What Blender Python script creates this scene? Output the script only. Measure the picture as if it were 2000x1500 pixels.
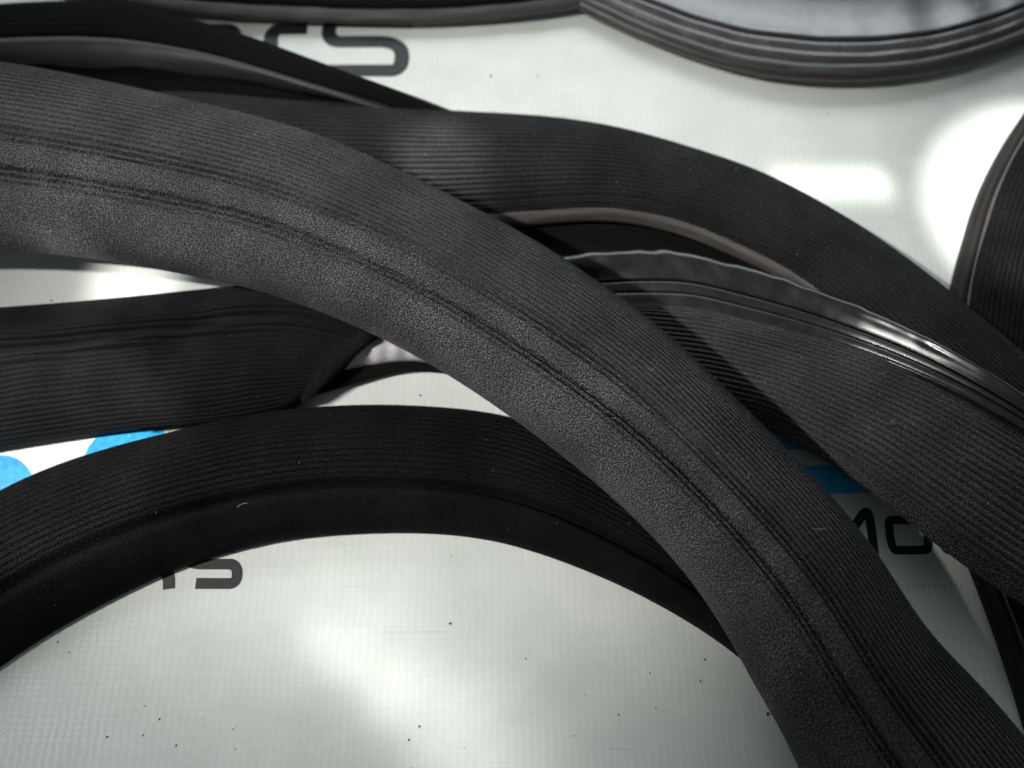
import bpy, math, random
import numpy as np
from mathutils import Vector, Matrix

random.seed(7)
RNG = np.random.default_rng(7)
for o in list(bpy.data.objects):
    bpy.data.objects.remove(o, do_unlink=True)
scene = bpy.context.scene
COL = scene.collection
MM = 0.001

# ------------------------------------------------------------------ camera
TILT = math.radians(22.0)
DIST = 0.173
HFOV = math.radians(60.0)
FPX = 1000.0 / math.tan(HFOV / 2)            # focal length in photo pixels (photo is 2000 wide)
cam_d = bpy.data.cameras.new('camera')
cam = bpy.data.objects.new('camera', cam_d)
COL.objects.link(cam)
cam_d.sensor_fit = 'HORIZONTAL'
cam_d.sensor_width = 36.0
cam_d.lens = 18.0 / math.tan(HFOV / 2)
cam_d.clip_start = 0.005
cam_d.clip_end = 20.0
CAM = np.array([0.0, -DIST * math.sin(TILT), DIST * math.cos(TILT)])
cam.location = CAM
cam.rotation_euler = (TILT, 0, 0)
cam_d.dof.use_dof = True
cam_d.dof.focus_distance = 0.150
cam_d.dof.aperture_fstop = 11.5
scene.camera = cam
FWD = np.array([0.0, math.sin(TILT), -math.cos(TILT)])
UP = np.array([0.0, math.cos(TILT), math.sin(TILT)])
RIGHT = np.array([1.0, 0.0, 0.0])


def at(px, py, z=0.0):
    """place at the given spot of the photo, on the level z (mm) above the banner"""
    d = RIGHT * (px - 1000) / FPX + UP * (750 - py) / FPX + FWD
    k = (z * MM - CAM[2]) / d[2]
    return CAM + d * k


def project(P):
    v = P - CAM
    w = v @ FWD
    return 1000 + FPX * (v @ RIGHT) / w, 750 - FPX * (v @ UP) / w


# ------------------------------------------------------------------ world and lamps
world = bpy.data.worlds.new('World')
scene.world = world
world.use_nodes = True
bg = world.node_tree.nodes['Background']
bg.inputs['Color'].default_value = (0.86, 0.98, 1.0, 1)
bg.inputs['Strength'].default_value = 0.115

vs = scene.view_settings
vs.view_transform = 'Standard'
vs.look = 'None'
vs.exposure = 0.0
vs.gamma = 1.0


def aim(o, target):
    o.rotation_euler = (Vector(target) - o.location).to_track_quat('-Z', 'Y').to_euler()


def light_dir(az, el):
    """az: degrees clockwise from the top of the picture, el above the banner"""
    a, e = math.radians(az), math.radians(el)
    return np.array([math.sin(a) * math.cos(e), math.cos(a) * math.cos(e), math.sin(e)])


def area_lamp(name, target, az, el, dist, sx, sy, watt, color):
    d = bpy.data.lights.new(name, 'AREA')
    d.shape = 'RECTANGLE'
    d.size, d.size_y = sx, sy
    d.energy = watt
    d.color = color
    o = bpy.data.objects.new(name, d)
    COL.objects.link(o)
    o.location = target + light_dir(az, el) * dist
    aim(o, target)
    return o


def spot_lamp(name, target, az, el, dist, radius_mm, watt, color, blend=0.3, size=0.004, square=False, roll=0):
    d = bpy.data.lights.new(name, 'SPOT')
    d.spot_size = 2 * math.atan(radius_mm * MM / dist)
    d.spot_blend = blend
    d.energy = watt
    d.color = color
    d.shadow_soft_size = size
    d.use_square = square
    o = bpy.data.objects.new(name, d)
    COL.objects.link(o)
    o.location = target + light_dir(az, el) * dist
    aim(o, target)
    if roll:
        o.rotation_euler = (o.rotation_euler.to_matrix() @ Matrix.Rotation(math.radians(roll), 3, 'Z')).to_euler()
    return o


C0 = np.array([0.0, 0.0, 0.0])
SUNC = (1.0, 0.985, 0.95)
area_lamp('window_lamp', C0, -4, 31, 0.50, 0.62, 0.18, 1.45, (0.90, 0.97, 1.0))
# the sun through a gap on the left: a broad soft-edged patch over the middle
spot_lamp('key_lamp', at(900, 560), -102, 47, 1.2, 98, 62.0, SUNC, 0.9, 0.020)
# smaller patches of sun, each its own spot
spot_lamp('sun_patch_gap', at(255, 548), -128, 58, 1.0, 9, 60.0, SUNC, 0.6)
spot_lamp('sun_patch_blue', at(120, 890), -100, 62, 1.0, 26, 40.0, SUNC, 0.4)
spot_lamp('sun_patch_right', at(2110, 425), -60, 62, 1.0, 30.5, 70.0, SUNC, 0.2)
spot_lamp('front_fill', at(650, 1450), -95, 56, 1.0, 62, 8.0, SUNC, 1.0, 0.008)  # added fill spot that brightens the front of the banner
spot_lamp('sun_patch_back', at(885, 400), -30, 60, 1.0, 11.5, 95.0, SUNC, 0.6)
# light thrown back by something shiny beside the banner
for (px, py, sx, sy, w, roll, spread) in ((800, 1330, 0.040, 0.0075, 0.00085, -46, 7.0), (690, 1290, 0.020, 0.003, 0.00014, -40, 3.0), (930, 1500, 0.030, 0.006, 0.0004, -50, 7.0)):
    fp = area_lamp('reflected_streak', at(px, py), -15, 50, 0.22, sx, sy, w, SUNC)
    fp.data.spread = math.radians(spread)
    fp.rotation_euler = (fp.rotation_euler.to_matrix() @ Matrix.Rotation(math.radians(roll), 3, 'Z')).to_euler()
rp = area_lamp('reflected_patch', at(1625, 350), -15, 50, 0.22, 0.024, 0.0055, 0.0006, SUNC)
rp.data.spread = math.radians(2.0)
rp.rotation_euler = (rp.rotation_euler.to_matrix() @ Matrix.Rotation(math.radians(-12), 3, 'Z')).to_euler()

# ------------------------------------------------------------------ materials


def new_mat(name):
    m = bpy.data.materials.new(name)
    m.use_nodes = True
    nt = m.node_tree
    return m, nt, nt.nodes['Principled BSDF']


def N(nt, kind, **kw):
    n = nt.nodes.new(kind)
    for k, v in kw.items():
        setattr(n, k, v)
    return n


def math_node(nt, op, a, b=None, clamp=False):
    n = N(nt, 'ShaderNodeMath', operation=op)
    n.use_clamp = clamp
    for i, x in enumerate((a, b)):
        if x is None:
            continue
        if isinstance(x, (int, float)):
            n.inputs[i].default_value = x
        else:
            nt.links.new(x, n.inputs[i])
    return n.outputs[0]


def fabric_mat(name, dark=0.010, light=0.13, ribbed=0.4, spec=0.2, sheen=0.08, rib_base=None):
    """black knit with paler fibre tips, glints put into the colour; the smooth parts of the cloth (attribute 'plain') show more of them"""
    m, nt, b = new_mat(name)
    L = nt.links.new
    uv = N(nt, 'ShaderNodeUVMap')
    sep = N(nt, 'ShaderNodeSeparateXYZ')
    L(uv.outputs[0], sep.inputs[0])
    plain = N(nt, 'ShaderNodeAttribute', attribute_name='plain')
    mp = N(nt, 'ShaderNodeMapping')
    mp.inputs['Scale'].default_value = (3.5, 4.7, 1)
    L(uv.outputs[0], mp.inputs[0])
    n1 = N(nt, 'ShaderNodeTexNoise', noise_dimensions='2D')
    n1.inputs['Scale'].default_value = 1.0
    n1.inputs['Detail'].default_value = 2.0
    n1.inputs['Roughness'].default_value = 0.7
    L(mp.outputs[0], n1.inputs['Vector'])
    fleck = N(nt, 'ShaderNodeMapRange', interpolation_type='SMOOTHSTEP')
    fleck.inputs['From Min'].default_value = 0.49
    fleck.inputs['From Max'].default_value = 0.65
    L(n1.outputs['Fac'], fleck.inputs['Value'])
    # now and then a fibre's glint, put into the colour
    mp2 = N(nt, 'ShaderNodeMapping')
    mp2.inputs['Scale'].default_value = (2.4, 3.1, 1)
    mp2.inputs['Location'].default_value = (31.0, 7.0, 0)
    L(uv.outputs[0], mp2.inputs[0])
    n4 = N(nt, 'ShaderNodeTexNoise', noise_dimensions='2D')
    n4.inputs['Scale'].default_value = 1.0
    n4.inputs['Detail'].default_value = 1.0
    L(mp2.outputs[0], n4.inputs['Vector'])
    glint = N(nt, 'ShaderNodeMapRange', interpolation_type='SMOOTHSTEP')
    glint.inputs['From Min'].default_value = 0.66
    glint.inputs['From Max'].default_value = 0.80
    L(n4.outputs['Fac'], glint.inputs['Value'])
    n2 = N(nt, 'ShaderNodeTexNoise', noise_dimensions='2D')
    n2.inputs['Scale'].default_value = 0.09
    n2.inputs['Detail'].default_value = 3.0
    L(uv.outputs[0], n2.inputs['Vector'])
    cl = N(nt, 'ShaderNodeMapRange')
    cl.inputs['From Min'].default_value = 0.3
    cl.inputs['From Max'].default_value = 0.7
    cl.inputs['To Min'].default_value = 0.74
    cl.inputs['To Max'].default_value = 1.26
    L(n2.outputs['Fac'], cl.inputs['Value'])
    zone = N(nt, 'ShaderNodeMapRange')
    zone.inputs['To Min'].default_value = light * ribbed
    zone.inputs['To Max'].default_value = light
    L(plain.outputs['Fac'], zone.inputs['Value'])
    val = math_node(nt, 'MULTIPLY', math_node(nt, 'ADD', fleck.outputs[0], math_node(nt, 'MULTIPLY', glint.outputs[0], 0.8)), zone.outputs[0])
    zb = N(nt, 'ShaderNodeMapRange')
    zb.inputs['To Min'].default_value = rib_base or dark
    zb.inputs['To Max'].default_value = dark
    L(plain.outputs['Fac'], zb.inputs['Value'])
    val = math_node(nt, 'MULTIPLY', math_node(nt, 'ADD', val, zb.outputs[0]), cl.outputs[0])
    rgb = N(nt, 'ShaderNodeCombineXYZ')
    L(val, rgb.inputs[0])
    L(math_node(nt, 'MULTIPLY', val, 0.995), rgb.inputs[1])
    L(math_node(nt, 'MULTIPLY', val, 1.06), rgb.inputs[2])
    L(rgb.outputs[0], b.inputs['Base Color'])
    b.inputs['Roughness'].default_value = 0.62
    b.inputs['Specular IOR Level'].default_value = spec
    b.inputs['Sheen Weight'].default_value = sheen
    b.inputs['Sheen Roughness'].default_value = 0.35
    b.inputs['Sheen Tint'].default_value = (0.85, 0.88, 1.0, 1)
    # knit stitches: rows along the strip, every other row shifted
    row = math_node(nt, 'MULTIPLY', sep.outputs['Y'], 1.0 / 1.05)
    fl = math_node(nt, 'FLOOR', row)
    sh = math_node(nt, 'MULTIPLY', fl, 0.37)
    uu = math_node(nt, 'ADD', math_node(nt, 'MULTIPLY', sep.outputs['X'], 1.0 / 0.62), sh)
    st = math_node(nt, 'SINE', math_node(nt, 'MULTIPLY', uu, 2 * math.pi))
    rb = math_node(nt, 'SUBTRACT', 1.0, plain.outputs['Fac'])
    hgt = math_node(nt, 'ADD', math_node(nt, 'MULTIPLY', math_node(nt, 'MULTIPLY', st, rb), 0.16), math_node(nt, 'MULTIPLY', n1.outputs['Fac'], 1.6))
    bp = N(nt, 'ShaderNodeBump')
    bp.inputs['Strength'].default_value = 0.85
    bp.inputs['Distance'].default_value = 0.00007
    L(hgt, bp.inputs['Height'])
    L(bp.outputs[0], b.inputs['Normal'])
    return m


def rubber_mat(name, base, rough, dust=0.0, streak=True, spec=0.5, bump=0.2):
    m, nt, b = new_mat(name)
    L = nt.links.new
    uv = N(nt, 'ShaderNodeUVMap')
    mp = N(nt, 'ShaderNodeMapping')
    mp.inputs['Scale'].default_value = (0.06, 0.9, 1) if streak else (0.3, 0.3, 1)
    L(uv.outputs[0], mp.inputs[0])
    n1 = N(nt, 'ShaderNodeTexNoise', noise_dimensions='2D')
    n1.inputs['Scale'].default_value = 1.0
    n1.inputs['Detail'].default_value = 5.0
    n1.inputs['Roughness'].default_value = 0.65
    L(mp.outputs[0], n1.inputs['Vector'])
    ramp = N(nt, 'ShaderNodeValToRGB')
    e = ramp.color_ramp.elements
    e[0].position, e[0].color = 0.35, (*base, 1)
    e[1].position, e[1].color = 0.75, (base[0] + dust, base[1] + dust * 0.95, base[2] + dust * 0.92, 1)
    L(n1.outputs['Fac'], ramp.inputs[0])
    L(ramp.outputs[0], b.inputs['Base Color'])
    rr = N(nt, 'ShaderNodeMapRange')
    rr.inputs['To Min'].default_value = rough - 0.08
    rr.inputs['To Max'].default_value = rough + 0.14
    L(n1.outputs['Fac'], rr.inputs['Value'])
    L(rr.outputs[0], b.inputs['Roughness'])
    b.inputs['Specular IOR Level'].default_value = spec
    n3 = N(nt, 'ShaderNodeTexNoise', noise_dimensions='2D')
    n3.inputs['Scale'].default_value = 2.2
    n3.inputs['Detail'].default_value = 4.0
    L(uv.outputs[0], n3.inputs['Vector'])
    hh = math_node(nt, 'ADD', math_node(nt, 'MULTIPLY', n1.outputs['Fac'], 1.0), math_node(nt, 'MULTIPLY', n3.outputs['Fac'], 0.35))
    bp = N(nt, 'ShaderNodeBump')
    bp.inputs['Strength'].default_value = 0.3
    bp.inputs['Distance'].default_value = bump * MM
    L(hh, bp.inputs['Height'])
    L(bp.outputs[0], b.inputs['Normal'])
    return m


def banner_mat():
    m, nt, b = new_mat('banner_vinyl')
    L = nt.links.new
    tc = N(nt, 'ShaderNodeTexCoord')
    sc = N(nt, 'ShaderNodeVectorMath', operation='SCALE')
    sc.inputs['Scale'].default_value = 1000.0        # millimetres
    L(tc.outputs['Object'], sc.inputs[0])
    wob = N(nt, 'ShaderNodeTexNoise')
    wob.inputs['Scale'].default_value = 0.25
    L(sc.outputs[0], wob.inputs['Vector'])
    ws = N(nt, 'ShaderNodeVectorMath', operation='SCALE')
    ws.inputs['Scale'].default_value = 1.0
    L(wob.outputs['Color'], ws.inputs[0])
    ad = N(nt, 'ShaderNodeVectorMath', operation='ADD')
    L(sc.outputs[0], ad.inputs[0])
    L(ws.outputs[0], ad.inputs[1])
    sep = N(nt, 'ShaderNodeSeparateXYZ')
    L(ad.outputs[0], sep.inputs[0])
    sx = math_node(nt, 'SINE', math_node(nt, 'MULTIPLY', sep.outputs['X'], 2 * math.pi / 1.35))
    sy = math_node(nt, 'SINE', math_node(nt, 'MULTIPLY', sep.outputs['Y'], 2 * math.pi / 1.05))
    fine = N(nt, 'ShaderNodeTexNoise')
    fine.inputs['Scale'].default_value = 1.1
    fine.inputs['Detail'].default_value = 4.0
    L(sc.outputs[0], fine.inputs['Vector'])
    prod = math_node(nt, 'MULTIPLY', sx, sy)
    weave = math_node(nt, 'ADD', math_node(nt, 'MULTIPLY', sx, 0.6), math_node(nt, 'MULTIPLY', sy, 0.35))
    weave = math_node(nt, 'ADD', weave, math_node(nt, 'MULTIPLY', prod, 0.18))
    # threads break up where the coating is thicker
    thick = N(nt, 'ShaderNodeTexNoise')
    thick.inputs['Scale'].default_value = 0.12
    thick.inputs['Detail'].default_value = 2.0
    L(sc.outputs[0], thick.inputs['Vector'])
    wv = math_node(nt, 'MULTIPLY', weave, thick.outputs['Fac'])
    hgt = math_node(nt, 'ADD', wv, math_node(nt, 'MULTIPLY', fine.outputs['Fac'], 1.2))
    bp = N(nt, 'ShaderNodeBump')
    bp.inputs['Strength'].default_value = 0.20
    bp.inputs['Distance'].default_value = 0.00006
    L(hgt, bp.inputs['Height'])
    L(bp.outputs[0], b.inputs['Normal'])
    # colour: off-white vinyl, threads showing through, faint dirt and scuffs
    dirt = N(nt, 'ShaderNodeTexNoise')
    dirt.inputs['Scale'].default_value = 0.06
    dirt.inputs['Detail'].default_value = 6.0
    dirt.inputs['Roughness'].default_value = 0.6
    L(sc.outputs[0], dirt.inputs['Vector'])
    ramp = N(nt, 'ShaderNodeValToRGB')
    e = ramp.color_ramp.elements
    e[0].position, e[0].color = 0.30, (0.67, 0.71, 0.66, 1)
    e[1].position, e[1].color = 0.62, (0.775, 0.80, 0.755, 1)
    L(dirt.outputs['Fac'], ramp.inputs[0])
    tone = math_node(nt, 'ADD', 1.0, math_node(nt, 'MULTIPLY', math_node(nt, 'MULTIPLY', wv, fine.outputs['Fac']), 0.13))
    tone = math_node(nt, 'ADD', tone, math_node(nt, 'MULTIPLY', math_node(nt, 'SUBTRACT', fine.outputs['Fac'], 0.5), 0.07))
    # scuffs
    smp = N(nt, 'ShaderNodeMapping')
    smp.inputs['Rotation'].default_value = (0, 0, math.radians(-24))
    smp.inputs['Scale'].default_value = (0.045, 1.1, 1)
    L(sc.outputs[0], smp.inputs[0])
    scf = N(nt, 'ShaderNodeTexNoise')
    scf.inputs['Scale'].default_value = 1.0
    scf.inputs['Detail'].default_value = 2.0
    L(smp.outputs[0], scf.inputs['Vector'])
    scr = N(nt, 'ShaderNodeMapRange')
    scr.inputs['From Min'].default_value = 0.70
    scr.inputs['From Max'].default_value = 0.80
    scr.inputs['To Min'].default_value = 0.0
    scr.inputs['To Max'].default_value = 0.22
    L(scf.outputs['Fac'], scr.inputs['Value'])
    tone = math_node(nt, 'SUBTRACT', tone, scr.outputs[0])
    mx = N(nt, 'ShaderNodeVectorMath', operation='SCALE')
    L(ramp.outputs[0], mx.inputs[0])
    L(tone, mx.inputs['Scale'])
    L(mx.outputs[0], b.inputs['Base Color'])
    b.inputs['Roughness'].default_value = 0.30
    b.inputs['Specular IOR Level'].default_value = 0.5
    return m


def plain_mat(name, col, rough=0.35, var=0.15, scale=900.0):
    m, nt, b = new_mat(name)
    L = nt.links.new
    tc = N(nt, 'ShaderNodeTexCoord')
    n1 = N(nt, 'ShaderNodeTexNoise')
    n1.inputs['Scale'].default_value = scale
    n1.inputs['Detail'].default_value = 4.0
    L(tc.outputs['Object'], n1.inputs['Vector'])
    ramp = N(nt, 'ShaderNodeValToRGB')
    e = ramp.color_ramp.elements
    e[0].position, e[0].color = 0.3, (*[c * (1 - var) for c in col], 1)
    e[1].position, e[1].color = 0.7, (*[min(1, c * (1 + var)) for c in col], 1)
    L(n1.outputs['Fac'], ramp.inputs[0])
    L(ramp.outputs[0], b.inputs['Base Color'])
    b.inputs['Roughness'].default_value = rough
    return m


M_FAB = fabric_mat('knit_fabric_sunlit', 0.004, 0.19, 0.42, 0.2, 0.06, 0.022)  # one cloth in four tones, sun and shade partly put into the albedo
M_FAB_MID = fabric_mat('knit_fabric_dimmed', 0.005, 0.045, 0.7, 0.12, 0.04, 0.010)  # dimmer copy, shade put into the colour
M_FAB_DARK = fabric_mat('knit_fabric_shaded', 0.003, 0.010, 1.8, 0.04, 0.006)  # darkest copy, shade put into the colour
M_FAB_FOLD = fabric_mat('knit_fabric_fold_shaded', 0.003, 0.014, 1.0, 0.08, 0.03, 0.007)  # copy for the cut strip, its shade put into the colour
M_RUB = rubber_mat('black_rubber', (0.007, 0.006, 0.006), 0.55, 0.01, spec=0.18)
M_RUB_MATT = rubber_mat('matt_black_rubber', (0.005, 0.005, 0.005), 0.75, 0.004, spec=0.05)
M_RUB_LIP = rubber_mat('lip_rubber', (0.013, 0.011, 0.012), 0.26, 0.006, streak=False, spec=0.8, bump=0.008)
M_RUB_GLOSS = rubber_mat('glossy_rubber', (0.022, 0.020, 0.022), 0.30, 0.03, spec=0.7)
M_RUB_PALE = rubber_mat('dusty_rubber', (0.05, 0.043, 0.040), 0.50, 0.06, bump=0.1)
M_RUB_RIDGE = rubber_mat('ridge_rubber', (0.022, 0.019, 0.018), 0.5, 0.03, spec=0.45, bump=0.06)
M_RUB_RIM = rubber_mat('rim_rubber', (0.028, 0.024, 0.023), 0.33, 0.05, spec=0.7, bump=0.08)
M_RUB_GREY = rubber_mat('glare_grey_rubber', (0.07, 0.062, 0.068), 0.22, 0.04, streak=False, spec=1.0, bump=0.03)  # grey glare on the loop put into the base colour
M_RUB_BULB = rubber_mat('sunlit_bulb_rubber', (0.50, 0.47, 0.50), 0.28, 0.1, streak=False, bump=0.05)  # sunlight on the bulb put into the base colour
M_BAN = banner_mat()
M_BLACK = plain_mat('black_ink', (0.014, 0.016, 0.016), 0.52, 0.4)
M_BLUE = plain_mat('blue_ink', (0.05, 0.44, 0.95), 0.4, 0.15)
M_CYAN = plain_mat('cyan_ink', (0.004, 0.36, 0.74), 0.4, 0.25)
M_GREEN = plain_mat('green_ink', (0.50, 0.70, 0.64), 0.35, 0.1)
M_GRIT = plain_mat('grit_grain', (0.07, 0.06, 0.045), 0.8, 0.9, 300.0)
M_LINT = plain_mat('lint_fibre', (0.42, 0.40, 0.38), 0.6, 0.2)
M_CRUMB = plain_mat('brown_crumb', (0.09, 0.055, 0.035), 0.8, 0.5)

# ------------------------------------------------------------------ mesh helpers


def link(name, mesh, mats, parent=None):
    o = bpy.data.objects.new(name, mesh)
    COL.objects.link(o)
    for m in (mats if isinstance(mats, (list, tuple)) else [mats]):
        mesh.materials.append(m)
    o.parent = parent
    return o


def mesh_from(name, V, F, smooth=True, uv=None):
    me = bpy.data.meshes.new(name)
    V = np.asarray(V, dtype=np.float32)
    F = np.asarray(F, dtype=np.int32)
    nv, nf, k = len(V), len(F), F.shape[1]
    me.vertices.add(nv)
    me.vertices.foreach_set('co', V.ravel())
    me.loops.add(nf * k)
    me.loops.foreach_set('vertex_index', F.ravel())
    me.polygons.add(nf)
    me.polygons.foreach_set('loop_start', np.arange(0, nf * k, k, dtype=np.int32))
    me.polygons.foreach_set('loop_total', np.full(nf, k, dtype=np.int32))
    if smooth:
        me.polygons.foreach_set('use_smooth', np.ones(nf, dtype=bool))
    if uv is not None:
        l = me.uv_layers.new(name='UVMap')
        l.data.foreach_set('uv', np.asarray(uv, dtype=np.float32)[F.ravel()].ravel())
    me.update(calc_edges=True)
    me.validate()
    return me


def grid_faces(n, k, flip=False):
    i = np.arange(n - 1)[:, None] * k
    j = np.arange(k - 1)[None, :]
    a = (i + j).ravel()
    q = np.stack([a, a + 1, a + k + 1, a + k], axis=1)
    return q[:, ::-1] if flip else q


def catmull(P, n, smooth=220):
    """resample rows of P to n rows, smooth, about evenly spaced in length of the first three columns"""
    P = np.asarray(P, float)
    Q = np.vstack([2 * P[0] - P[1], P, 2 * P[-1] - P[-2]])
    out = []
    for i in range(1, len(Q) - 2):
        t = np.linspace(0, 1, 24, endpoint=False)[:, None]
        p0, p1, p2, p3 = Q[i - 1], Q[i], Q[i + 1], Q[i + 2]
        out.append(0.5 * ((2 * p1) + (-p0 + p2) * t + (2 * p0 - 5 * p1 + 4 * p2 - p3) * t ** 2 + (-p0 + 3 * p1 - 3 * p2 + p3) * t ** 3))
    out.append(P[-1][None])
    D = np.vstack(out)
    # light smoothing so that hand-set stations do not ripple
    for _ in range(smooth):
        D[1:-1] = 0.25 * D[:-2] + 0.5 * D[1:-1] + 0.25 * D[2:]
    return D


def resample(D, n, cols=slice(0, 3)):
    seg = np.linalg.norm(np.diff(D[:, cols], axis=0), axis=1)
    s = np.concatenate([[0], np.cumsum(seg)])
    q = np.linspace(0, s[-1], n)
    return np.stack([np.interp(q, s, D[:, c]) for c in range(D.shape[1])], axis=1), q


class Sweep:
    """frames along two rails; stations are (ux, uy, uz, lx, ly, lz): a spot of the photo and a height in mm for the
    upper and for the lower rail"""

    def __init__(self, stations, n):
        R = []
        for ux, uy, uz, lx, ly, lz in stations:
            a, b = at(ux, uy, uz), at(lx, ly, lz)
            R.append(np.concatenate([(a + b) / 2, a, b]))
        D = catmull(R, n)
        D, self.u = resample(D, n)
        self.A, self.B = D[:, 3:6], D[:, 6:9]
        self.W = self.B - self.A
        T = np.gradient(D[:, 0:3], axis=0)
        T /= np.linalg.norm(T, axis=1)[:, None]
        self.T = T
        nrm = np.cross(self.W, T)
        nrm /= np.linalg.norm(nrm, axis=1)[:, None]
        nrm[nrm[:, 2] < 0] *= -1
        self.nrm = nrm
        self.n = n
        self.s = np.linspace(0, 1, n)
        self.width = np.linalg.norm(self.W, axis=1)

    def surf(self, t, h):
        """t: (k,) or (n,k) fraction from upper to lower rail, h: height in mm, same shape"""
        t = np.broadcast_to(t, (self.n, np.shape(t)[-1]))
        h = np.broadcast_to(h, t.shape)
        return self.A[:, None, :] + self.W[:, None, :] * t[..., None] + self.nrm[:, None, :] * (h * MM)[..., None]


def arch(t, H, p=2.4, q=1.7):
    return H * np.clip(1 - np.abs(2 * t - 1) ** p, 0, 1) ** (1 / q)


def wob(n, k, amp, seed, fu=3, fv=2):
    """slow random swells"""
    r = np.random.default_rng(seed)
    s = np.linspace(0, 1, n)[:, None]
    t = np.linspace(0, 1, k)[None, :]
    g = np.zeros((n, k))
    for _ in range(9):
        g += r.normal() * np.sin(2 * math.pi * (r.uniform(0.5, fu * 3) * s + r.uniform(-fv, fv) * t) + r.uniform(0, 6.28))
    return g * amp / 3


def sample_t(hfun, width_mm, k):
    """k values of t, evenly spaced along the section's outline"""
    tt = np.linspace(0, 1, 3000)
    hh = hfun(tt)
    l = np.concatenate([[0], np.cumsum(np.hypot(np.diff(tt) * width_mm, np.diff(hh)))])
    q = np.linspace(0, l[-1], k)
    return np.interp(q, l, tt), q


STORE = {}


def add_grid(name, P, u, v, mat, parent, flip=False):
    n, k = P.shape[:2]
    uv = np.stack(np.broadcast_arrays(u[:, None] * 1000, v[None, :]), axis=-1).reshape(-1, 2)
    me = mesh_from(name, P.reshape(-1, 3), grid_faces(n, k, flip), True, uv)
    return link(name, me, mat, parent)


def grid_normals(P):
    du = np.gradient(P, axis=0)
    dv = np.gradient(P, axis=1)
    nn = np.cross(du, dv)
    nn /= np.linalg.norm(nn, axis=2)[..., None] + 1e-12
    flip = nn[..., 2].mean() < 0
    return -nn if flip else nn


def add_fuzz(P, nn, count, lo, hi, mat, parent, seed, wid=0.022, name='fabric_fuzz', mask=None):
    """short loose fibres standing on the cloth"""
    r = np.random.default_rng(seed)
    n, k = P.shape[:2]
    i = r.integers(1, n - 1, count)
    j = r.integers(0, k, count)
    if mask is not None:
        keep = r.random(count) < mask[i, j]
        i, j = i[keep], j[keep]
        count = len(i)
    p = P[i, j] + (P[i - 1, j] - P[i, j]) * r.random(count)[:, None]
    d = nn[i, j] * r.uniform(0.35, 1.0, count)[:, None] + r.normal(0, 0.55, (count, 3))
    d /= np.linalg.norm(d, axis=1)[:, None]
    ln = r.uniform(lo, hi, count)[:, None] * MM
    side = np.cross(d, r.normal(0, 1, (count, 3)))
    side /= np.linalg.norm(side, axis=1)[:, None]
    w = wid * MM
    tip = p + d * ln
    V = np.stack([p - side * w, p + side * w, tip], axis=1).reshape(-1, 3)
    F = np.arange(count * 3).reshape(-1, 3)
    o = link(name, mesh_from(name, V, F, False, np.zeros((len(V), 2))), mat, parent)
    o['kind'] = 'stuff'
    return o


def new_thing(name, label, cat, loc=(0, 0, 0), group=None):
    o = bpy.data.objects.new(name, None)
    o.empty_display_size = 0.01
    COL.objects.link(o)
    o.location = loc
    o['label'] = label
    o['category'] = cat
    if group:
        o['group'] = group
    return o


GROUP = 'black fabric covered seal strips lying on the banner'


def strip_root(label, sw):
    base = (sw.A[len(sw.A) // 2] + sw.B[len(sw.B) // 2]) / 2
    o = new_thing('seal_strip', label, 'seal strip', (base[0], base[1], 0), GROUP)
    return o


def rebase(root):
    """parts are built in world space; keep them there under the root"""
    inv = Matrix.Translation(-root.location)
    for c in root.children:
        c.matrix_parent_inverse = inv


def core(sw, thick, parent, mat, inset=0.06, name='rubber_core'):
    """the body under the cloth, closed below and at both ends"""
    t = np.array([0.0, inset * 0.3, inset, 0.3, 0.7, 1 - inset, 1 - inset * 0.3, 1.0])
    h = np.array([0.0, -thick * 0.6, -thick, -thick, -thick, -thick, -thick * 0.6, 0.0])
    P = sw.surf(t, h)
    n, k = P.shape[:2]
    V = P.reshape(-1, 3)
    F = [list(f) for f in grid_faces(n, k)]
    v = t * 30
    uv = np.stack(np.broadcast_arrays(sw.u[:, None] * 1000, v[None, :]), axis=-1).reshape(-1, 2)
    me = mesh_from(name, V, F, True, uv)
    return link(name, me, mat, parent)


def end_cap(P_top, P_bot, mat, parent, name='cut_face'):
    """flat face across an end: P_top runs over the arch, P_bot closes below"""
    V = np.vstack([P_top, P_bot[::-1]])
    c = V.mean(axis=0)
    V = np.vstack([V, c])
    m = len(V) - 1
    F = np.array([[i, (i + 1) % m, m] for i in range(m)])
    return link(name, mesh_from(name, V, F, False, V[:, :2] * 1000), mat, parent)


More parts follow.
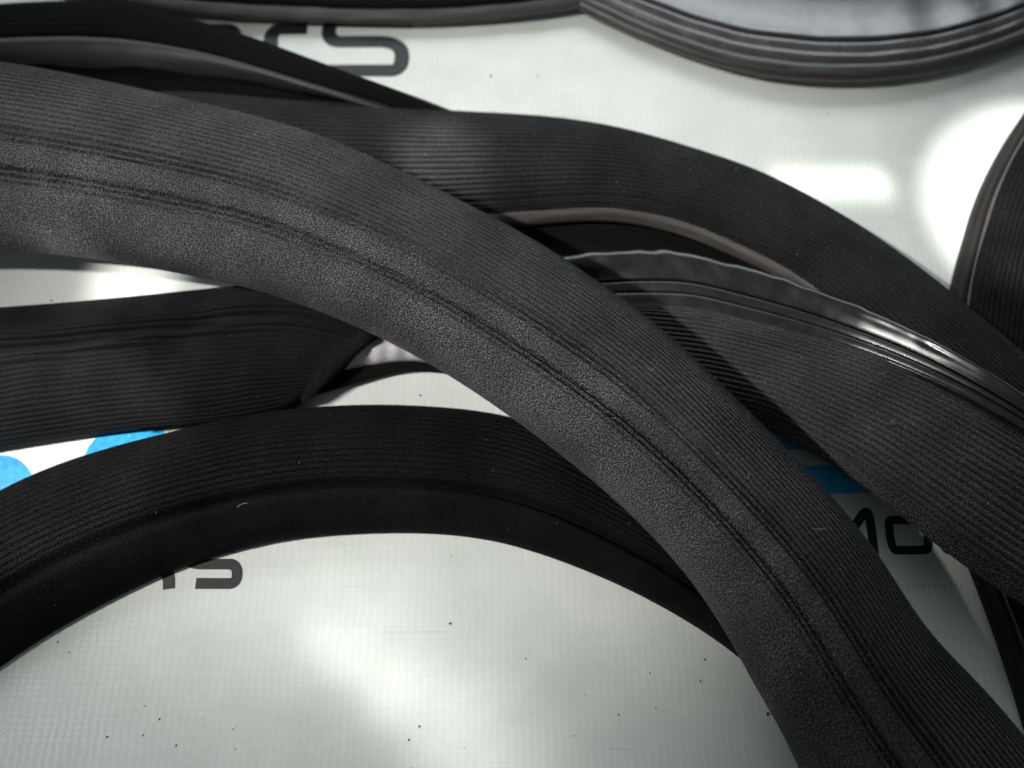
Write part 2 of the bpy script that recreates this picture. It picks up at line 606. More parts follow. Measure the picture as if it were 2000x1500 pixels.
def fabric_strip(label, stations, n, k, hfun, rib_pitch, rib_fun, detail_fun, thick, mat, fuzz, seed, wobble=0.25,
                 key=None, core_mat=None):
    sw = Sweep(stations, n)
    wmm = sw.width.mean() * 1000
    t, v = sample_t(hfun, wmm, k)
    S, T = np.meshgrid(sw.s, t, indexing='ij')
    h = hfun(T)
    ph = v[None, :] / rib_pitch
    d = np.abs((ph + 0.5) % 1.0 - 0.5)
    # rounded ribs with a narrow deep furrow between them; their spacing wanders a little
    drift = 0.10 * np.sin(sw.u[:, None] * 1000 / 17.0 + v[None, :] * 0.31) + 0.06 * np.sin(sw.u[:, None] * 1000 / 6.3 + v[None, :] * 0.9)
    d = np.abs((ph + drift + 0.5) % 1.0 - 0.5)
    rib = 0.45 * np.abs(np.sin(math.pi * (ph + drift))) + 0.75 * (1 - np.exp(-(d / 0.15) ** 2))
    # the stitches of a rib swell and shrink along it
    stitch = 1 + 0.06 * np.sin(sw.u[:, None] * 1000 / 0.62 * 2 * math.pi / 2.0 + np.floor(ph) * 2.1)
    h = h + rib * rib_fun(S, T) * stitch + detail_fun(S, T) + wob(n, k, wobble, seed) * (1 - np.abs(2 * T - 1) ** 4)
    P = sw.surf(T, h)
    root = strip_root(label, sw)
    cov = add_grid('fabric_cover', P, sw.u, v, mat, root)
    rf = rib_fun(S, T)
    pa = cov.data.attributes.new('plain', 'FLOAT', 'POINT')
    pa.data.foreach_set('value', np.clip(1 - rf / max(rf.max(), 1e-6), 0, 1).astype(np.float32).ravel())
    core(sw, thick, root, core_mat or M_RUB)
    for e in (0, -1):
        tt = np.linspace(0, 1, 24)
        Pt = P[e, np.linspace(0, k - 1, 24).astype(int)]
        Pb = sw.surf(tt, -thick * np.clip(1 - np.abs(2 * tt - 1) ** 8, 0, 1))[e]
        end_cap(Pt, Pb, M_RUB, root)
    nn = grid_normals(P)
    if fuzz:
        add_fuzz(P, nn, fuzz, 0.15, 0.55, mat, root, seed + 50)
    if key:
        STORE[key] = (P, nn)
    return root, sw, P, nn, t


def gauss(x, c, w):
    return np.exp(-((x - c) / w) ** 2)


def sstep(x, a, b):
    y = np.clip((x - a) / (b - a), 0, 1)
    return y * y * (3 - 2 * y)


# ------------------------------------------------------------------ the banner


def bz(x, y):
    """gentle waves of the banner, metres"""
    return (0.30 * np.sin(x * 48 + y * 21 + 0.6) + 0.22 * np.sin(x * -31 + y * 55 + 2.0) + 0.07 * np.sin(x * 130 + y * 90 + np.sin(x * 40)) + 0.06 * np.sin(y * 160 - x * 60 + 2 * np.sin(y * 50))) * MM - 0.6 * MM


n = 260
gx = np.linspace(-0.30, 0.30, n)
gy = np.linspace(-0.24, 0.30, n)
X, Y = np.meshgrid(gx, gy, indexing='ij')
Z = bz(X, Y)
V = np.stack([X, Y, Z], axis=-1).reshape(-1, 3)
banner = new_thing('vinyl_banner', 'white woven vinyl banner printed with black letters and blue shapes under the strips', 'banner')
link('banner_sheet', mesh_from('banner_sheet', V, grid_faces(n, n, True), True), M_BAN, banner)


def lift(P, up=0.035):
    P = np.array(P, float)
    P[:, 2] = bz(P[:, 0], P[:, 1]) + up * MM
    return P


def stroke(name, path, wid, mat, closed=False, up=0.035, round_ends=False):
    """printed line of even width through spots of the photo"""
    Q = np.array([at(x, y)[:2] for x, y in path])
    # round the corners (Chaikin)
    for _ in range(3):
        if closed:
            R = np.vstack([Q, Q[:1]])
        else:
            R = Q
        a = 0.75 * R[:-1] + 0.25 * R[1:]
        b = 0.25 * R[:-1] + 0.75 * R[1:]
        C = np.empty((2 * len(a), 2))
        C[0::2], C[1::2] = a, b
        if not closed:
            C = np.vstack([R[:1], C, R[-1:]])
        Q = C
    if closed:
        T = np.roll(Q, -1, 0) - np.roll(Q, 1, 0)
    else:
        T = np.gradient(Q, axis=0)
    T /= np.linalg.norm(T, axis=1)[:, None] + 1e-12
    S = np.stack([-T[:, 1], T[:, 0]], axis=1) * wid * MM / 2
    m = len(Q)
    V = np.zeros((2 * m, 3))
    V[0::2, :2], V[1::2, :2] = Q + S, Q - S
    V = lift(V, up)
    idx = np.arange(m if closed else m - 1)
    nx = (idx + 1) % m
    F = np.stack([2 * idx, 2 * idx + 1, 2 * nx + 1, 2 * nx], axis=1)
    return link(name, mesh_from(name, V, F, False), mat, banner)


def patch(name, poly, mat, up=0.03):
    """printed area: outline through spots of the photo"""
    P = np.array([at(x, y) for x, y in poly])
    Q = []
    for i in range(len(P)):
        for f in np.linspace(0, 1, 8, endpoint=False):
            Q.append(P[i] * (1 - f) + P[(i + 1) % len(P)] * f)
    Q = np.array(Q)
    c = Q.mean(axis=0)
    rings = [c + (Q - c) * f for f in np.linspace(1, 0.02, 8)]
    V = lift(np.vstack(rings), up)
    m = len(Q)
    F = []
    for r in range(7):
        for i in range(m):
            F.append([r * m + i, r * m + (i + 1) % m, (r + 1) * m + (i + 1) % m, (r + 1) * m + i])
    F = F + [[7 * m + i, 7 * m + (i + 1) % m, 7 * m + (i + 2) % m, 7 * m + (i + 2) % m] for i in range(0)]
    return link(name, mesh_from(name, V, F, False), mat, banner)


L_ = 'printed_letter'
# S and two letters before it, at the top
stroke(L_, [(806, 41), (690, 41), (642, 41), (642, 81), (690, 81), (785, 81), (785, 137), (740, 137), (600, 137)], 3.4, M_BLACK)
stroke(L_, [(330, 53), (420, 53), (458, 53), (458, 110), (458, 160)], 3.6, M_BLACK)
stroke(L_, [(600, 54), (570, 54), (528, 54), (528, 100), (528, 150), (600, 150)], 3.4, M_BLACK)
# Y and S below the left arch
stroke(L_, [(305, 1060), (307, 1112), (329, 1118), (329, 1150)], 2.2, M_BLACK)
stroke(L_, [(381, 1139), (430, 1139), (462, 1139), (462, 1101), (430, 1101), (365, 1101), (365, 1070), (460, 1068)], 1.95, M_BLACK)
# M and O at the right
stroke(L_, [(1600, 1075), (1598, 1000), (1612, 1000), (1643, 1058), (1652, 1058), (1690, 998), (1701, 998), (1711, 1084)], 1.7, M_BLACK)
stroke(L_, [(1760, 1014), (1795, 1014), (1810, 1014), (1820, 1070), (1805, 1073), (1760, 1073), (1746, 1073), (1737, 1014), (1750, 1014)], 1.6, M_BLACK, closed=True)
stroke(L_, [(1860, 1014), (1895, 1014), (1912, 1014), (1920, 1070), (1900, 1073), (1870, 1073), (1846, 1073), (1840, 1014)], 1.6, M_BLACK, closed=True)
patch('blue_stripe', [(1380, 790), (1800, 775), (1800, 872), (1380, 880)], M_BLUE)
patch('blue_stripe', [(1380, 912), (1800, 902), (1800, 957), (1380, 970)], M_BLUE)
patch('blue_disc', [(2 + 62 * math.cos(a), 950 + 62 * math.sin(a)) for a in np.linspace(0, 2 * math.pi, 30, endpoint=False)], M_CYAN)
patch('blue_bar', [(205, 810), (300, 790), (310, 826), (322, 850), (330, 900), (160, 900), (170, 872), (188, 850)], M_CYAN)
for i in range(12):
    x = 1766 + i * 10.5
    patch('green_dot', [(x - 2.6, 1140), (x + 2.6, 1140), (x + 2.6, 1149), (x - 2.6, 1149)], M_GREEN)

# ------------------------------------------------------------------ front strip (A)
stA = [(-260, 112, 15, -260, 492, 11), (-120, 118, 15, -120, 489, 11), (0, 130, 15, 0, 490, 11.5), (160, 158, 15.5, 100, 496, 12),
       (330, 196, 16, 230, 512, 12.5), (500, 236, 16.5, 370, 538, 13), (650, 280, 17, 490, 563, 13.5),
       (790, 344, 17.5, 610, 602, 14), (910, 405, 18, 740, 657, 14.5), (1010, 456, 18, 870, 728, 14.5),
       (1110, 517, 18, 985, 805, 14.5), (1210, 588, 17.5, 1085, 880, 14.5), (1310, 664, 17, 1180, 957, 14),
       (1410, 760, 16.5, 1275, 1048, 13.5), (1510, 860, 16, 1345, 1128, 13), (1610, 962, 15, 1400, 1208, 12.5),
       (1700, 1072, 14, 1440, 1275, 12), (1767, 1183, 12, 1480, 1350, 11), (1828, 1258, 10, 1525, 1425, 9),
       (1910, 1340, 8, 1560, 1500, 7), (2010, 1460, 7, 1600, 1580, 6), (2110, 1580, 6, 1650, 1680, 5), (2200, 1700, 5, 1700, 1790, 4)]


def grooveA(S):
    return 0.70 - 0.035 * sstep(S, 0.5, 0.8)


def hA(t):
    return arch(t, 10.5, 2.0, 1.9)


def ribA(S, T):
    g = grooveA(S)
    d = T - g
    up = 1 - sstep(d, -0.24, -0.10)
    return 0.42 * up + 0.10 * (1 - sstep(d, -0.02, 0.0)) + 0.012


def detA(S, T):
    g = grooveA(S)
    x = -1.3 * gauss(T, g - 0.016, 0.0085) - 1.05 * gauss(T, g + 0.015, 0.0075) - 0.2 * gauss(T, g, 0.035)
    x += -0.95 * gauss(T, g - 0.180, 0.008) - 0.75 * gauss(T, g - 0.150, 0.0075) - 0.5 * gauss(T, g - 0.212, 0.008) - 0.45 * gauss(T, g + 0.048, 0.007)
    return x


A, swA, PA, nA, tA = fabric_strip(
    'broad grey-black ribbed strip with double seam, lying across all the others',
    stA, 520, 360, hA, 1.05, ribA, detA, 2.6, M_FAB, 60000, 11, 0.22, 'A')

add_fuzz(PA, nA * 0.25, 260, 0.5, 1.6, M_LINT, A, 91, 0.016, 'lint_threads')

# ------------------------------------------------------------------ strip behind it (B) with a pale rubber edge
stB = [(240, 190, 2, 240, 430, 1), (380, 185, 2.5, 380, 425, 1), (520, 200, 3, 510, 428, 1), (660, 208, 3, 640, 430, 1), (780, 214, 3, 770, 430, 1),
       (880, 226, 3, 880, 428, 2.8), (1000, 232, 3, 985, 424, 3.6), (1120, 245, 3, 1085, 417, 4.3), (1210, 263, 3, 1165, 413, 4.7),
       (1300, 289, 3, 1240, 419, 5), (1433, 332, 3, 1340, 442, 5), (1524, 371, 3.2, 1430, 480, 5), (1650, 440, 4, 1540, 533, 5),
       (1750, 505, 5.5, 1630, 600, 5.3), (1856, 582, 8, 1730, 690, 6.3), (1992, 697, 10, 1860, 810, 8), (2100, 800, 10, 1980, 920, 8), (2220, 930, 10, 2100, 1050, 8)]


def hB(t):
    return arch(t, 7.0, 2.0, 1.9)


def ribB(S, T):
    return 0.36 + 0 * T


def detB(S, T):
    return -0.3 * gauss(T, 0.93, 0.02)


B, swB, PB, nB, tB = fabric_strip(
    'black ribbed strip arching behind the front one, pale rubber edge along its underside',
    stB, 360, 260, hB, 1.0, ribB, detB, 1.2, M_FAB_MID, 26000, 23, 0.10, 'B')
# the pale edge and the hollow behind it
tt = np.array([0.97, 1.0, 1.03, 1.055, 1.06, 1.055, 1.0, 0.92, 0.7, 0.5])
hh = np.array([0.25, 0.5, 0.35, -0.2, -0.9, -1.5, -1.9, -2.0, -2.0, -2.0])
sub = slice(90, 330)


def part_sweep(sw, lo, hi, t, h, name, mat, parent, wv=0.0, seed=1, dense=6, hmod=None):
    t = np.asarray(t, float)
    h = np.asarray(h, float)
    k0 = np.arange(len(t))
    kk = np.linspace(0, len(t) - 1, (len(t) - 1) * dense + 1)
    # smooth interpolation of the section
    D = catmull(np.stack([t, h], axis=1), None, 12)
    idx = np.linspace(0, len(D) - 1, len(kk)).astype(int)
    td, hd = D[idx, 0], D[idx, 1]
    T = np.broadcast_to(td, (sw.n, len(td))).copy()
    H = np.broadcast_to(hd, (sw.n, len(hd))).copy()
    if hmod is not None:
        T, H = hmod(sw, T, H)
    if wv:
        H = H + wob(sw.n, len(td), wv, seed, 6, 1)
    P = sw.surf(T, H)[lo:hi]
    wm = sw.width.mean() * 1000
    v = np.concatenate([[0], np.cumsum(np.hypot(np.diff(td) * wm, np.diff(hd)))])
    return add_grid(name, P, sw.u[lo:hi], v, mat, parent), P


xb = project(swB.B)[0]
END = int(np.argmin(np.abs(xb - 1650)))
part_sweep(swB, 90, END, [0.955, 0.985, 1.02, 1.045, 1.06, 1.06], [1.7, 1.3, 0.9, 0.3, -0.6, -1.4], 'rubber_edge', M_RUB_PALE, B)
part_sweep(swB, 50, 340, [1.06, 1.05, 0.98, 0.9, 0.95, 1.1, 1.6], [-1.4, -1.7, -1.9, -2.4, -2.9, -3.1, -3.3], 'rubber_hollow', M_RUB_MATT, B)
# frayed cloth along the edge
Pe = swB.surf(np.linspace(0.93, 0.99, 6), np.linspace(2.2, 1.3, 6))[90:END]
add_fuzz(Pe, grid_normals(Pe), 5200, 0.3, 0.9, M_LINT, B, 77, 0.014, 'frayed_fringe')

# ------------------------------------------------------------------ lower right strip (C) with grooved rubber lip
stC = [(1090, 590, 4, 1010, 790, 1), (1180, 592, 5, 1120, 790, 2), (1240, 596, 5.5, 1200, 790, 3), (1300, 600, 6, 1285, 800, 3.5), (1363, 604, 6.5, 1370, 812, 4),
       (1440, 623, 7, 1435, 822, 4), (1545, 648, 7.5, 1503, 838, 4), (1650, 676, 8.5, 1578, 884, 5), (1755, 714, 10, 1660, 928, 7),
       (1860, 760, 11, 1750, 1000, 9), (1965, 816, 12, 1848, 1080, 10.5), (2060, 874, 12, 1948, 1150, 10.5), (2150, 935, 12, 2050, 1215, 10), (2260, 1020, 12, 2160, 1320, 9)]


def hC(t):
    return arch(t, 4.6, 2.1, 1.9)


def ribC(S, T):
    return 0.42 * (1 - sstep(T, 0.90, 0.97)) + 0.01


def detC(S, T):
    return -0.25 * gauss(T, 0.16, 0.012) - 0.2 * gauss(T, 0.25, 0.012)


Cs, swC, PC, nC, tC = fabric_strip(
    'ribbed strip at the right with grooved shiny rubber lip, lit by the sun',
    stC, 340, 290, hC, 1.1, ribC, detC, 1.5, M_FAB, 30000, 31, 0.25, 'C')

stL = [(1030, 510, 4, 1090, 592, 4.5), (1115, 500, 5, 1180, 594, 5), (1200, 488, 6, 1240, 598, 5.5), (1262, 488, 6.5, 1300, 602, 6), (1330, 491, 7, 1363, 606, 6.5),
       (1425, 513, 8, 1440, 625, 7), (1560, 552, 9, 1545, 650, 7.5), (1685, 601, 10.5, 1650, 679, 8.5), (1775, 639, 13.5, 1755, 717, 12.5),
       (1876, 692, 16.5, 1860, 763, 15), (1975, 753, 18, 1965, 819, 16.5), (2070, 820, 18, 2060, 877, 16.5), (2165, 890, 18, 2150, 938, 16.5), (2270, 980, 18, 2260, 1023, 16.5)]
swL = Sweep(stL, 420)


def lip_mod(sw, T, H):
    s = sw.u[:, None] * 1000
    edge = np.clip(1 - T / 0.30, 0, 1)
    ripple = (0.010 * np.sin(s / 1.1 + 0.8 * np.sin(s / 4.1)) + 0.014 * np.sin(s / 2.7 + 1.0) + 0.006 * np.sin(s / 0.7)) * (1 - 0.6 * sstep(sw.s[:, None], 0.45, 0.7))
    T = T + ripple * edge
    H = H + 5.0 * ripple * gauss(T, 0.12, 0.16)
    H = H - 1.6 * sstep(T, 0.10, 0.50) * (1 - sstep(sw.s[:, None], 0.04, 0.27))
    dent = sstep(sw.s[:, None], 0.45, 0.55) * gauss(T, 0.22, 0.09)
    H = H - 0.16 * dent * (1 + 0.5 * np.sin(s / 2.3) * np.sin(s / 5.7 + 1))
    return T, H


part_sweep(swL, 0, 420, [0.10, 0.03, 0.0, 0.02, 0.08, 0.16, 0.26, 0.36, 0.45, 0.495, 0.515, 0.535, 0.58, 0.66, 0.695, 0.715, 0.74, 0.80, 0.86, 0.885, 0.91, 0.96, 1.02],
           [-2.6, -1.6, -0.4, 0.5, 0.95, 1.05, 0.9, 0.65, 0.42, 0.25, -0.75, 0.10, 0.25, 0.15, 0.02, -0.35, -0.06, 0.0, -0.05, -0.10, -0.10, -0.12, -0.6],
           'rubber_lip', M_RUB_LIP, Cs, 0.02, 5, 6, lip_mod)
part_sweep(swL, 0, 420, [0.10, 0.2, 0.5, 0.8, 1.02], [-2.6, -3.0, -3.2, -3.0, -1.0], 'rubber_back', M_RUB, Cs)

# ------------------------------------------------------------------ upper left strip (D), edge-on ridge
stD = [(-260, 45, 6, -250, 215, 2), (-120, 20, 6, -110, 210, 2), (0, 8, 6, 0, 208, 2), (120, 2, 6, 100, 207, 2), (230, 6, 6, 210, 205, 2), (340, 28, 6, 315, 204, 2),
       (470, 64, 8, 440, 206, 2), (600, 112, 10, 565, 213, 2.5), (720, 156, 10, 690, 220, 3), (850, 208, 7, 840, 232, 2.5), (960, 255, 3.5, 950, 275, 1), (1060, 300, 3, 1050, 320, 1)]


def hD(t):
    return 2.2 * np.clip(1 - np.abs(2 * t - 1) ** 4, 0, 1) ** 0.6 + 0 * t


def ribD(S, T):
    return 0.06 * (1 - sstep(T, 0.36, 0.42)) + 0.0


def detD(S, T):
    # a proud rubber ridge, and a hollow in front of it
    return 0.9 * gauss(T, 0.47, 0.05) - 0.7 * gauss(T, 0.405, 0.02) - 1.6 * sstep(T, 0.58, 0.72) * (1 - sstep(T, 0.93, 1.0))


D, swD, PD, nD, tD = fabric_strip(
    'very dark strip at the upper left with one raised ridge, passing behind the front strip',
    stD, 260, 150, hD, 0.95, ribD, detD, 1.0, M_RUB_MATT, 0, 41, 0.12, 'D')
part_sweep(swD, 0, 260, [0.41, 0.42, 0.45, 0.50, 0.57, 0.64, 0.69], [2.0, 2.9, 3.6, 3.7, 3.0, 1.7, 0.3], 'rubber_ridge', M_RUB_RIDGE, D, 0.04, 14)
PDc = PD[:, :60]
add_fuzz(PDc, nD[:, :60], 5000, 0.12, 0.4, M_FAB_DARK, D, 45)

# ------------------------------------------------------------------ left strip (E) with a cut end and its bare core
stE = [(-260, 630, 1.5, -260, 925, 1), (-120, 615, 1.5, -120, 900, 1), (0, 605, 1.5, 0, 878, 1), (120, 597, 1.5, 130, 858, 1), (250, 585, 1.5, 270, 838, 1),
       (370, 573, 1.5, 395, 830, 1), (490, 560, 2, 480, 818, 1), (605, 555, 3, 535, 806, 1.2), (715, 572, 4, 575, 793, 1.5), (808, 605, 4.5, 598, 780, 1.8)]


def hE(t):
    return arch(t, 6.5, 2.1, 1.9)


def creaseE(S):
    return 0.43 - 0.08 * sstep(S, 0.3, 0.9)


def ribE(S, T):
    return 0.36 + 0 * T


def detE(S, T):
    c = creaseE(S)
    return -2.6 * gauss(T, c - 0.05, 0.055) + 1.3 * gauss(T, c + 0.055, 0.030) - 3.4 * sstep(S, 0.78, 1.0) * (1 - np.abs(2 * T - 1) ** 3)


E, swE, PE, nE, tE = fabric_strip(
    'black ribbed strip at the left, its frayed cut end under the front strip',
    stE, 280, 260, hE, 1.0, ribE, detE, 0.8, M_FAB_FOLD, 9000, 53, 0.2, 'E')
Pend = PE[-7:]
add_fuzz(Pend, grid_normals(Pend) * 0.4 + swE.T[-1] * 0.9, 5500, 0.5, 2.0, M_FAB, E, 58, 0.025, 'frayed_fringe')
Plow = PE[150:, -4:]
add_fuzz(Plow, np.broadcast_to(swE.W[-1] / swE.width[-1], Plow.shape) + 0.4 * swE.T[-1], 3500, 0.4, 1.6, M_FAB_DARK, E, 59, 0.02, 'frayed_fringe')
stE2 = [(560, 640, 3.0, 600, 772, 1.8), (680, 645, 3.2, 680, 751, 1.8), (770, 650, 3.2, 775, 722, 1.9), (880, 670, 3.2, 885, 729, 0.8), (1000, 720, 3, 1000, 780, 0.8), (1100, 780, 3, 1100, 850, 0.8)]
swE2 = Sweep(stE2, 80)
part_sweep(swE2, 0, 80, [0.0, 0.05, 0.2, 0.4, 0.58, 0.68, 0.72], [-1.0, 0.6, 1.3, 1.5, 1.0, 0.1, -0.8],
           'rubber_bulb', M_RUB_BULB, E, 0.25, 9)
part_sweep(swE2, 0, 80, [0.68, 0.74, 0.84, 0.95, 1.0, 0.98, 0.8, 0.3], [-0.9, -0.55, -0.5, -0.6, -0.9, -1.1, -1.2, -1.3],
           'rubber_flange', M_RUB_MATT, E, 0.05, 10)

# ------------------------------------------------------------------ lower left arch (F)
stF = [(-260, 1130, 1, -140, 1400, 0.6), (-150, 1050, 1, -40, 1332, 0.6), (-60, 997, 1, 50, 1268, 0.6), (40, 941, 1, 140, 1213, 0.6), (150, 897, 1.5, 240, 1160, 0.6), (270, 862, 1.5, 340, 1114, 0.6),
       (390, 833, 2, 440, 1081, 0.6), (510, 808, 2, 550, 1055, 0.6), (640, 795, 2, 660, 1044, 0.6), (760, 792, 2, 770, 1040, 0.6),
       (890, 799, 2, 870, 1044, 0.6), (1010, 817, 2, 970, 1057, 0.6), (1130, 866, 2, 1065, 1085, 0.6), (1240, 930, 2, 1150, 1117, 0.6),
       (1340, 1000, 2, 1240, 1157, 0.6), (1430, 1080, 2, 1330, 1206, 0.6), (1520, 1170, 2, 1425, 1268, 0.6), (1620, 1280, 1.5, 1530, 1360, 0.6), (1720, 1400, 1, 1630, 1470, 0.6)]


def grooveF(S):
    return 0.665 + 0.01 * sstep(S, 0.35, 0.75)


def hF(t):
    return arch(t, 6.2, 2.1, 1.9)


def ribF(S, T):
    d = T - grooveF(S)
    return 0.32 * (1 - sstep(d, -0.10, -0.03)) + 0.012


def detF(S, T):
    g = grooveF(S)
    return -1.1 * gauss(T, g, 0.03) - 0.5 * gauss(T, g + 0.015, 0.012) + 0.25 * gauss(T, g + 0.09, 0.05)


Fs, swF, PF, nF, tF = fabric_strip(
    'dull black strip with one groove, arching at the lower left',
    stF, 400, 270, hF, 1.0, ribF, detF, 0.5, M_FAB_DARK, 16000, 67, 0.18, 'F')

# ------------------------------------------------------------------ far strip along the top (H): dusty lip
stH = [(90, -130, 4, 110, -15, 2), (200, -115, 4, 225, 5, 2), (360, -105, 4, 362, 26, 2), (500, -100, 4, 500, 36, 2), (650, -95, 4, 650, 44, 2), (800, -95, 4, 800, 47, 2),
       (950, -100, 4, 950, 40, 2), (1080, -112, 4, 1080, 24, 2), (1190, -135, 4, 1200, -2, 2), (1310, -185, 4, 1330, -50, 2), (1420, -250, 4, 1450, -110, 2)]
swH = Sweep(stH, 200)
H = strip_root('thin dark strip curving along the top edge, with a dusty lower lip', swH)
part_sweep(swH, 0, 200, [0.0, 0.02, 0.12, 0.3, 0.5, 0.66, 0.76, 0.815, 0.84], [-1.5, 0.6, 2.4, 3.4, 3.5, 3.2, 2.6, 1.6, 0.5], 'rubber_body', M_RUB, H, 0.08, 3)
part_sweep(swH, 0, 200, [0.835, 0.845, 0.87, 0.92, 0.97, 0.995, 1.0, 0.98, 0.9], [0.5, 1.0, 1.25, 1.2, 0.9, 0.4, -0.2, -0.9, -1.2], 'rubber_lip', M_RUB_PALE, H, 0.06, 4)
part_sweep(swH, 0, 200, [0.9, 0.5, 0.1, 0.0], [-1.2, -1.5, -1.6, -1.5], 'rubber_core', M_RUB, H)

# ------------------------------------------------------------------ grooved rubber loop at the upper right (G)
stG = [(1080, -280, 4.2, 940, -110, 2), (1140, -240, 4.2, 1010, -60, 2), (1200, -210, 4.2, 1075, -15, 2), (1260, -185, 4.2, 1140, 20, 2), (1310, -168, 4.2, 1200, 48, 2), (1360, -152, 4.2, 1280, 84, 2), (1440, -132, 4.2, 1400, 125, 2.5),
       (1540, -122, 4.2, 1520, 150, 3), (1640, -117, 4.2, 1660, 157, 3), (1740, -120, 4.2, 1790, 148, 3), (1830, -132, 4.2, 1900, 123, 3), (1910, -152, 4.2, 2000, 87, 3), (2000, -190, 4.2, 2110, 35, 3), (2080, -240, 4.2, 2220, -30, 3)]
swG = Sweep(stG, 260)
G = strip_root('shiny grey rubber loop at the upper right showing its grooved inner side', swG)
part_sweep(swG, 0, 260, [0.0, 0.02, 0.1, 0.25, 0.42, 0.58, 0.68, 0.735, 0.752, 0.762, 0.772, 0.79, 0.815, 0.83, 0.842, 0.855, 0.87, 0.885, 0.895, 0.905],
           [-2.5, 0.5, 2.2, 1.6, 0.7, 0.8, 1.3, 1.7, 1.5, 0.1, 1.2, 1.5, 1.4, 1.15, 1.05, 1.25, 1.25, 0.9, 0.4, 0.3], 'rubber_body', M_RUB_GREY, G, 0.16, 6)
part_sweep(swG, 0, 260, [0.903, 0.91, 0.93, 0.955, 0.98, 0.995, 1.0, 0.985, 0.93], [0.3, 0.8, 1.1, 1.05, 0.7, 0.1, -0.7, -1.6, -2.2], 'rubber_lip', M_RUB_RIM, G, 0.05, 8)
part_sweep(swG, 0, 260, [0.93, 0.5, 0.1, 0.0], [-2.2, -2.5, -2.6, -2.5], 'rubber_core', M_RUB, G)

# ------------------------------------------------------------------ strip along the right edge (I)
stI = [(2200, 20, 1, 2280, 260, 1), (2090, 110, 1, 2220, 300, 1), (2040, 165, 1, 2190, 330, 1), (1999, 227, 1, 2168, 368, 1), (1970, 267, 1, 2150, 400, 1), (1933, 333, 1, 2130, 445, 1), (1904, 399, 1, 2115, 490, 1),
       (1886, 462, 1, 2105, 535, 1), (1864, 539, 1, 2095, 585, 1), (1850, 620, 1, 2090, 640, 1), (1838, 720, 1, 2080, 720, 1), (1836, 830, 1, 2075, 815, 1), (1844, 930, 1, 2080, 905, 1),
       (1862, 1015, 1, 2095, 975, 1), (1890, 1090, 1, 2115, 1040, 1), (1935, 1205, 1, 2150, 1130, 1), (1971, 1310, 1, 2190, 1235, 1), (2002, 1410, 1, 2220, 1340, 1), (2040, 1540, 1, 2260, 1470, 1), (2080, 1660, 1, 2300, 1600, 1)]


def hI(t):
    return arch(t, 5.0, 2.6, 1.8)


def ribI(S, T):
    return 0.36 * sstep(T, 0.12, 0.16)


def detI(S, T):
    return -0.9 * gauss(T, 0.085, 0.02) - 0.5 * (1 - sstep(T, 0.07, 0.1))


I, swI, PI_, nI, tI = fabric_strip(
    'ribbed black strip at the right edge, running under the arching strips',
    stI, 320, 220, hI, 1.0, ribI, detI, 0.5, M_FAB_DARK, 8000, 83, 0.15, 'I')
part_sweep(swI, 0, 320, [-0.01, -0.012, 0.0, 0.03, 0.06, 0.085, 0.10], [-0.8, 0.3, 1.4, 2.4, 2.7, 2.65, 2.3], 'rubber_lip', M_RUB, I)
part_sweep(swI, 0, 320, [0.095, 0.10, 0.112, 0.125, 0.13], [2.4, 2.9, 3.15, 3.1, 2.6], 'rubber_bead', M_RUB_PALE, I)

# ------------------------------------------------------------------ lint, crumbs and grit


def on_strip(key, px, py):
    P, nn = STORE[key]
    x, y = project(P.reshape(-1, 3))
    # prefer the point nearest the camera
    d = (x - px) ** 2 + (y - py) ** 2
    i = np.argmin(d)
    return P.reshape(-1, 3)[i], nn.reshape(-1, 3)[i]


def hair(pts, label, key, rad=0.035, lift_mm=0.25, name='lint_fibre'):
    Q = []
    for i, (x, y) in enumerate(pts):
        p, nn = on_strip(key, x, y)
        Q.append(p + nn * (lift_mm + 0.15 * math.sin(i * 1.7)) * MM)
    Dn = catmull(np.array(Q), None, 10)
    Dn, _ = resample(Dn, 40)
    T = np.gradient(Dn, axis=0)
    T /= np.linalg.norm(T, axis=1)[:, None]
    s1 = np.cross(T, [0.1, 0.2, 1.0])
    s1 /= np.linalg.norm(s1, axis=1)[:, None]
    s2 = np.cross(T, s1)
    a = np.linspace(0, 2 * math.pi, 6)
    P = Dn[:, None] + (s1[:, None] * np.cos(a)[None, :, None] + s2[:, None] * np.sin(a)[None, :, None]) * rad * MM
    o = link(name, mesh_from(name, P.reshape(-1, 3), grid_faces(40, 6), True), M_LINT)
    o['label'] = label
    o['category'] = 'fibre'
    return o


hair([(1232, 703), (1245, 705), (1258, 716), (1272, 722), (1285, 712), (1290, 704)], 'pale curled fibre lying on the middle of the front strip', 'A', 0.03)
hair([(513, 318), (521, 325), (524, 332), (518, 338)], 'tiny hooked fibre on the ribs of the front strip, upper left', 'A', 0.03)
hair([(1585, 1034), (1598, 1037), (1612, 1033)], 'short bright fibre on the front strip level with the black letters', 'A', 0.03)
hair([(466, 990), (476, 985), (486, 983)], 'short straight fibre on the arched strip at the lower left', 'F', 0.03)
hair([(1560, 478), (1559, 490), (1557, 500)], 'single upright fibre on the strip behind, above the rubber lip', 'B', 0.03)


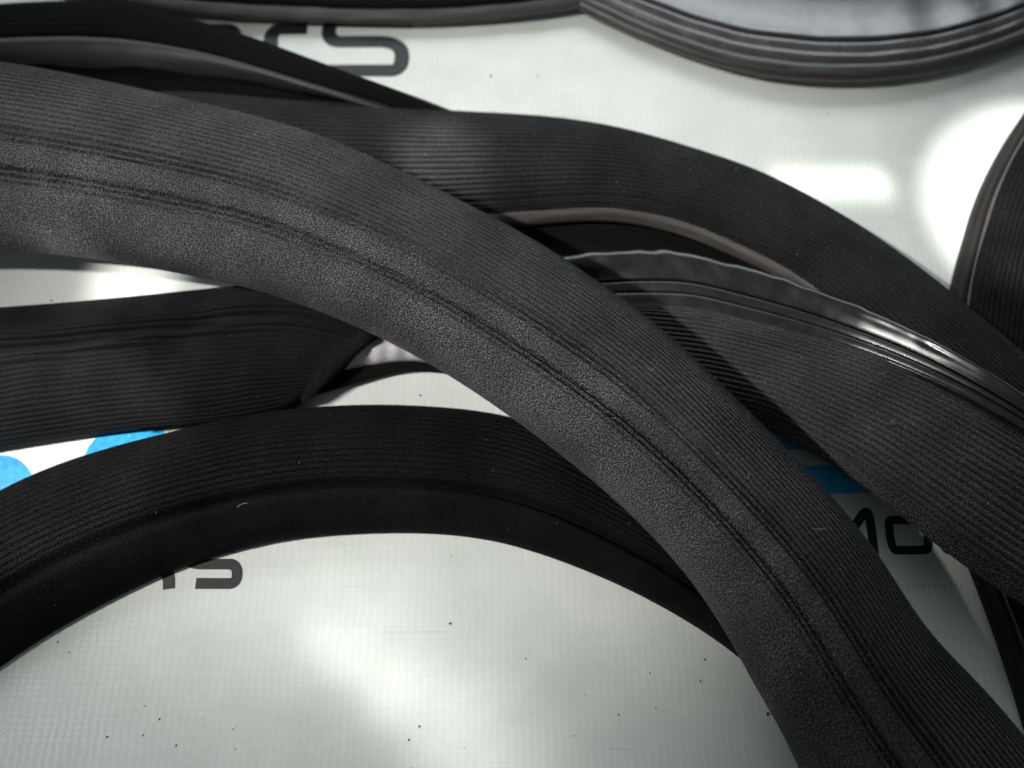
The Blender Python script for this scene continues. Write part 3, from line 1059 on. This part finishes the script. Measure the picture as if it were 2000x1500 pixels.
def specks(name, places, mat, label, cat):
    V, F = [], []
    for p, nn, r in places:
        base = len(V)
        q = RNG.normal(0, 1, (7, 3))
        q /= np.linalg.norm(q, axis=1)[:, None]
        oct_ = np.array([[1, 0, 0], [-1, 0, 0], [0, 1, 0], [0, -1, 0], [0, 0, 1], [0, 0, -1]], float)
        oct_ = oct_ * RNG.uniform(0.6, 1.3, (6, 1)) @ np.linalg.qr(RNG.normal(0, 1, (3, 3)))[0]
        for v in oct_:
            V.append(p + (v * np.array([1, 1, 0.7]) * r + nn * r * 0.5) * MM)
        for f in [(0, 2, 4), (2, 1, 4), (1, 3, 4), (3, 0, 4), (2, 0, 5), (1, 2, 5), (3, 1, 5), (0, 3, 5)]:
            F.append([base + i for i in f])
    o = link(name, mesh_from(name, np.array(V), np.array(F), False), mat)
    o['label'] = label
    o['category'] = cat
    o['kind'] = 'stuff'
    return o


ZN = np.array([0, 0, 1.0])
grit_px = [(208, 1439, .33), (310, 1405, .30), (282, 1379, .22), (342, 1456, .24), (278, 1436, .2), (453, 1424, .18), (460, 1418, .15), (457, 1463, .2), (878, 1217, .32), (1027, 1286, .22), (1377, 1287, .28),
           (1369, 1330, .28), (1270, 1315, .22), (1209, 1396, .24), (820, 771, .34), (1500, 1395, .45), (392, 1402, .14), (112, 1254, .2), (134, 1274, .18), (881, 1086, .18), (1282, 1381, .18), (1121, 1437, .2), (797, 1445, .3),
           (818, 1418, .25), (958, 147, .35), (1620, 217, .28), (1050, 147, .25), (1931, 137, .25), (265, 1390, .12), (1143, 1356, .12), (98, 585, .3)]
pl = []
for x, y, r in grit_px:
    p = at(x, y)
    p[2] = bz(p[0], p[1])
    pl.append((p, ZN, r * 0.8))
for _ in range(10):
    p = at(RNG.uniform(0, 1450), RNG.uniform(1120, 1500))
    p[2] = bz(p[0], p[1])
    pl.append((p, ZN, RNG.uniform(0.04, 0.11)))
specks('grit', pl, M_GRIT, 'dark grit specks scattered over the white banner', 'grit')

pl = []
for key, cnt in (('A', 760), ('B', 260), ('C', 260), ('E', 50), ('F', 60), ('I', 25), ('D', 10)):
    P, nn = STORE[key]
    for _ in range(cnt):
        i, j = RNG.integers(0, P.shape[0]), RNG.integers(0, P.shape[1])
        pl.append((P[i, j], nn[i, j], min(0.16, 0.035 + RNG.exponential(0.022))))
specks('lint', pl, M_LINT, 'pale lint and dust specks caught in the black cloth', 'lint')

p, nn = on_strip('C', 1745, 826)
V, F = [], []
rows = 9
for i in range(rows):
    for j in range(12):
        a, b = math.pi * i / (rows - 1), 2 * math.pi * j / 12
        r = 1 + 0.35 * math.sin(3 * b + i) * math.sin(a) + 0.2 * math.cos(5 * b - i)
        V.append(p + nn * 0.25 * MM + np.array([0.75 * math.sin(a) * math.cos(b) * r, 0.5 * math.sin(a) * math.sin(b) * r, 0.3 * math.cos(a)]) * MM)
for i in range(rows - 1):
    for j in range(12):
        F.append([i * 12 + j, i * 12 + (j + 1) % 12, (i + 1) * 12 + (j + 1) % 12, (i + 1) * 12 + j])
cr = link('crumb', mesh_from('crumb', np.array(V), np.array(F), True), M_CRUMB)
cr['label'] = 'small brown crumb stuck to the ribbed strip at the right'
cr['category'] = 'crumb'

bpy.context.view_layer.update()
for o in list(COL.objects):
    if o.type == 'EMPTY' and o.name.startswith('seal_strip'):
        rebase(o)
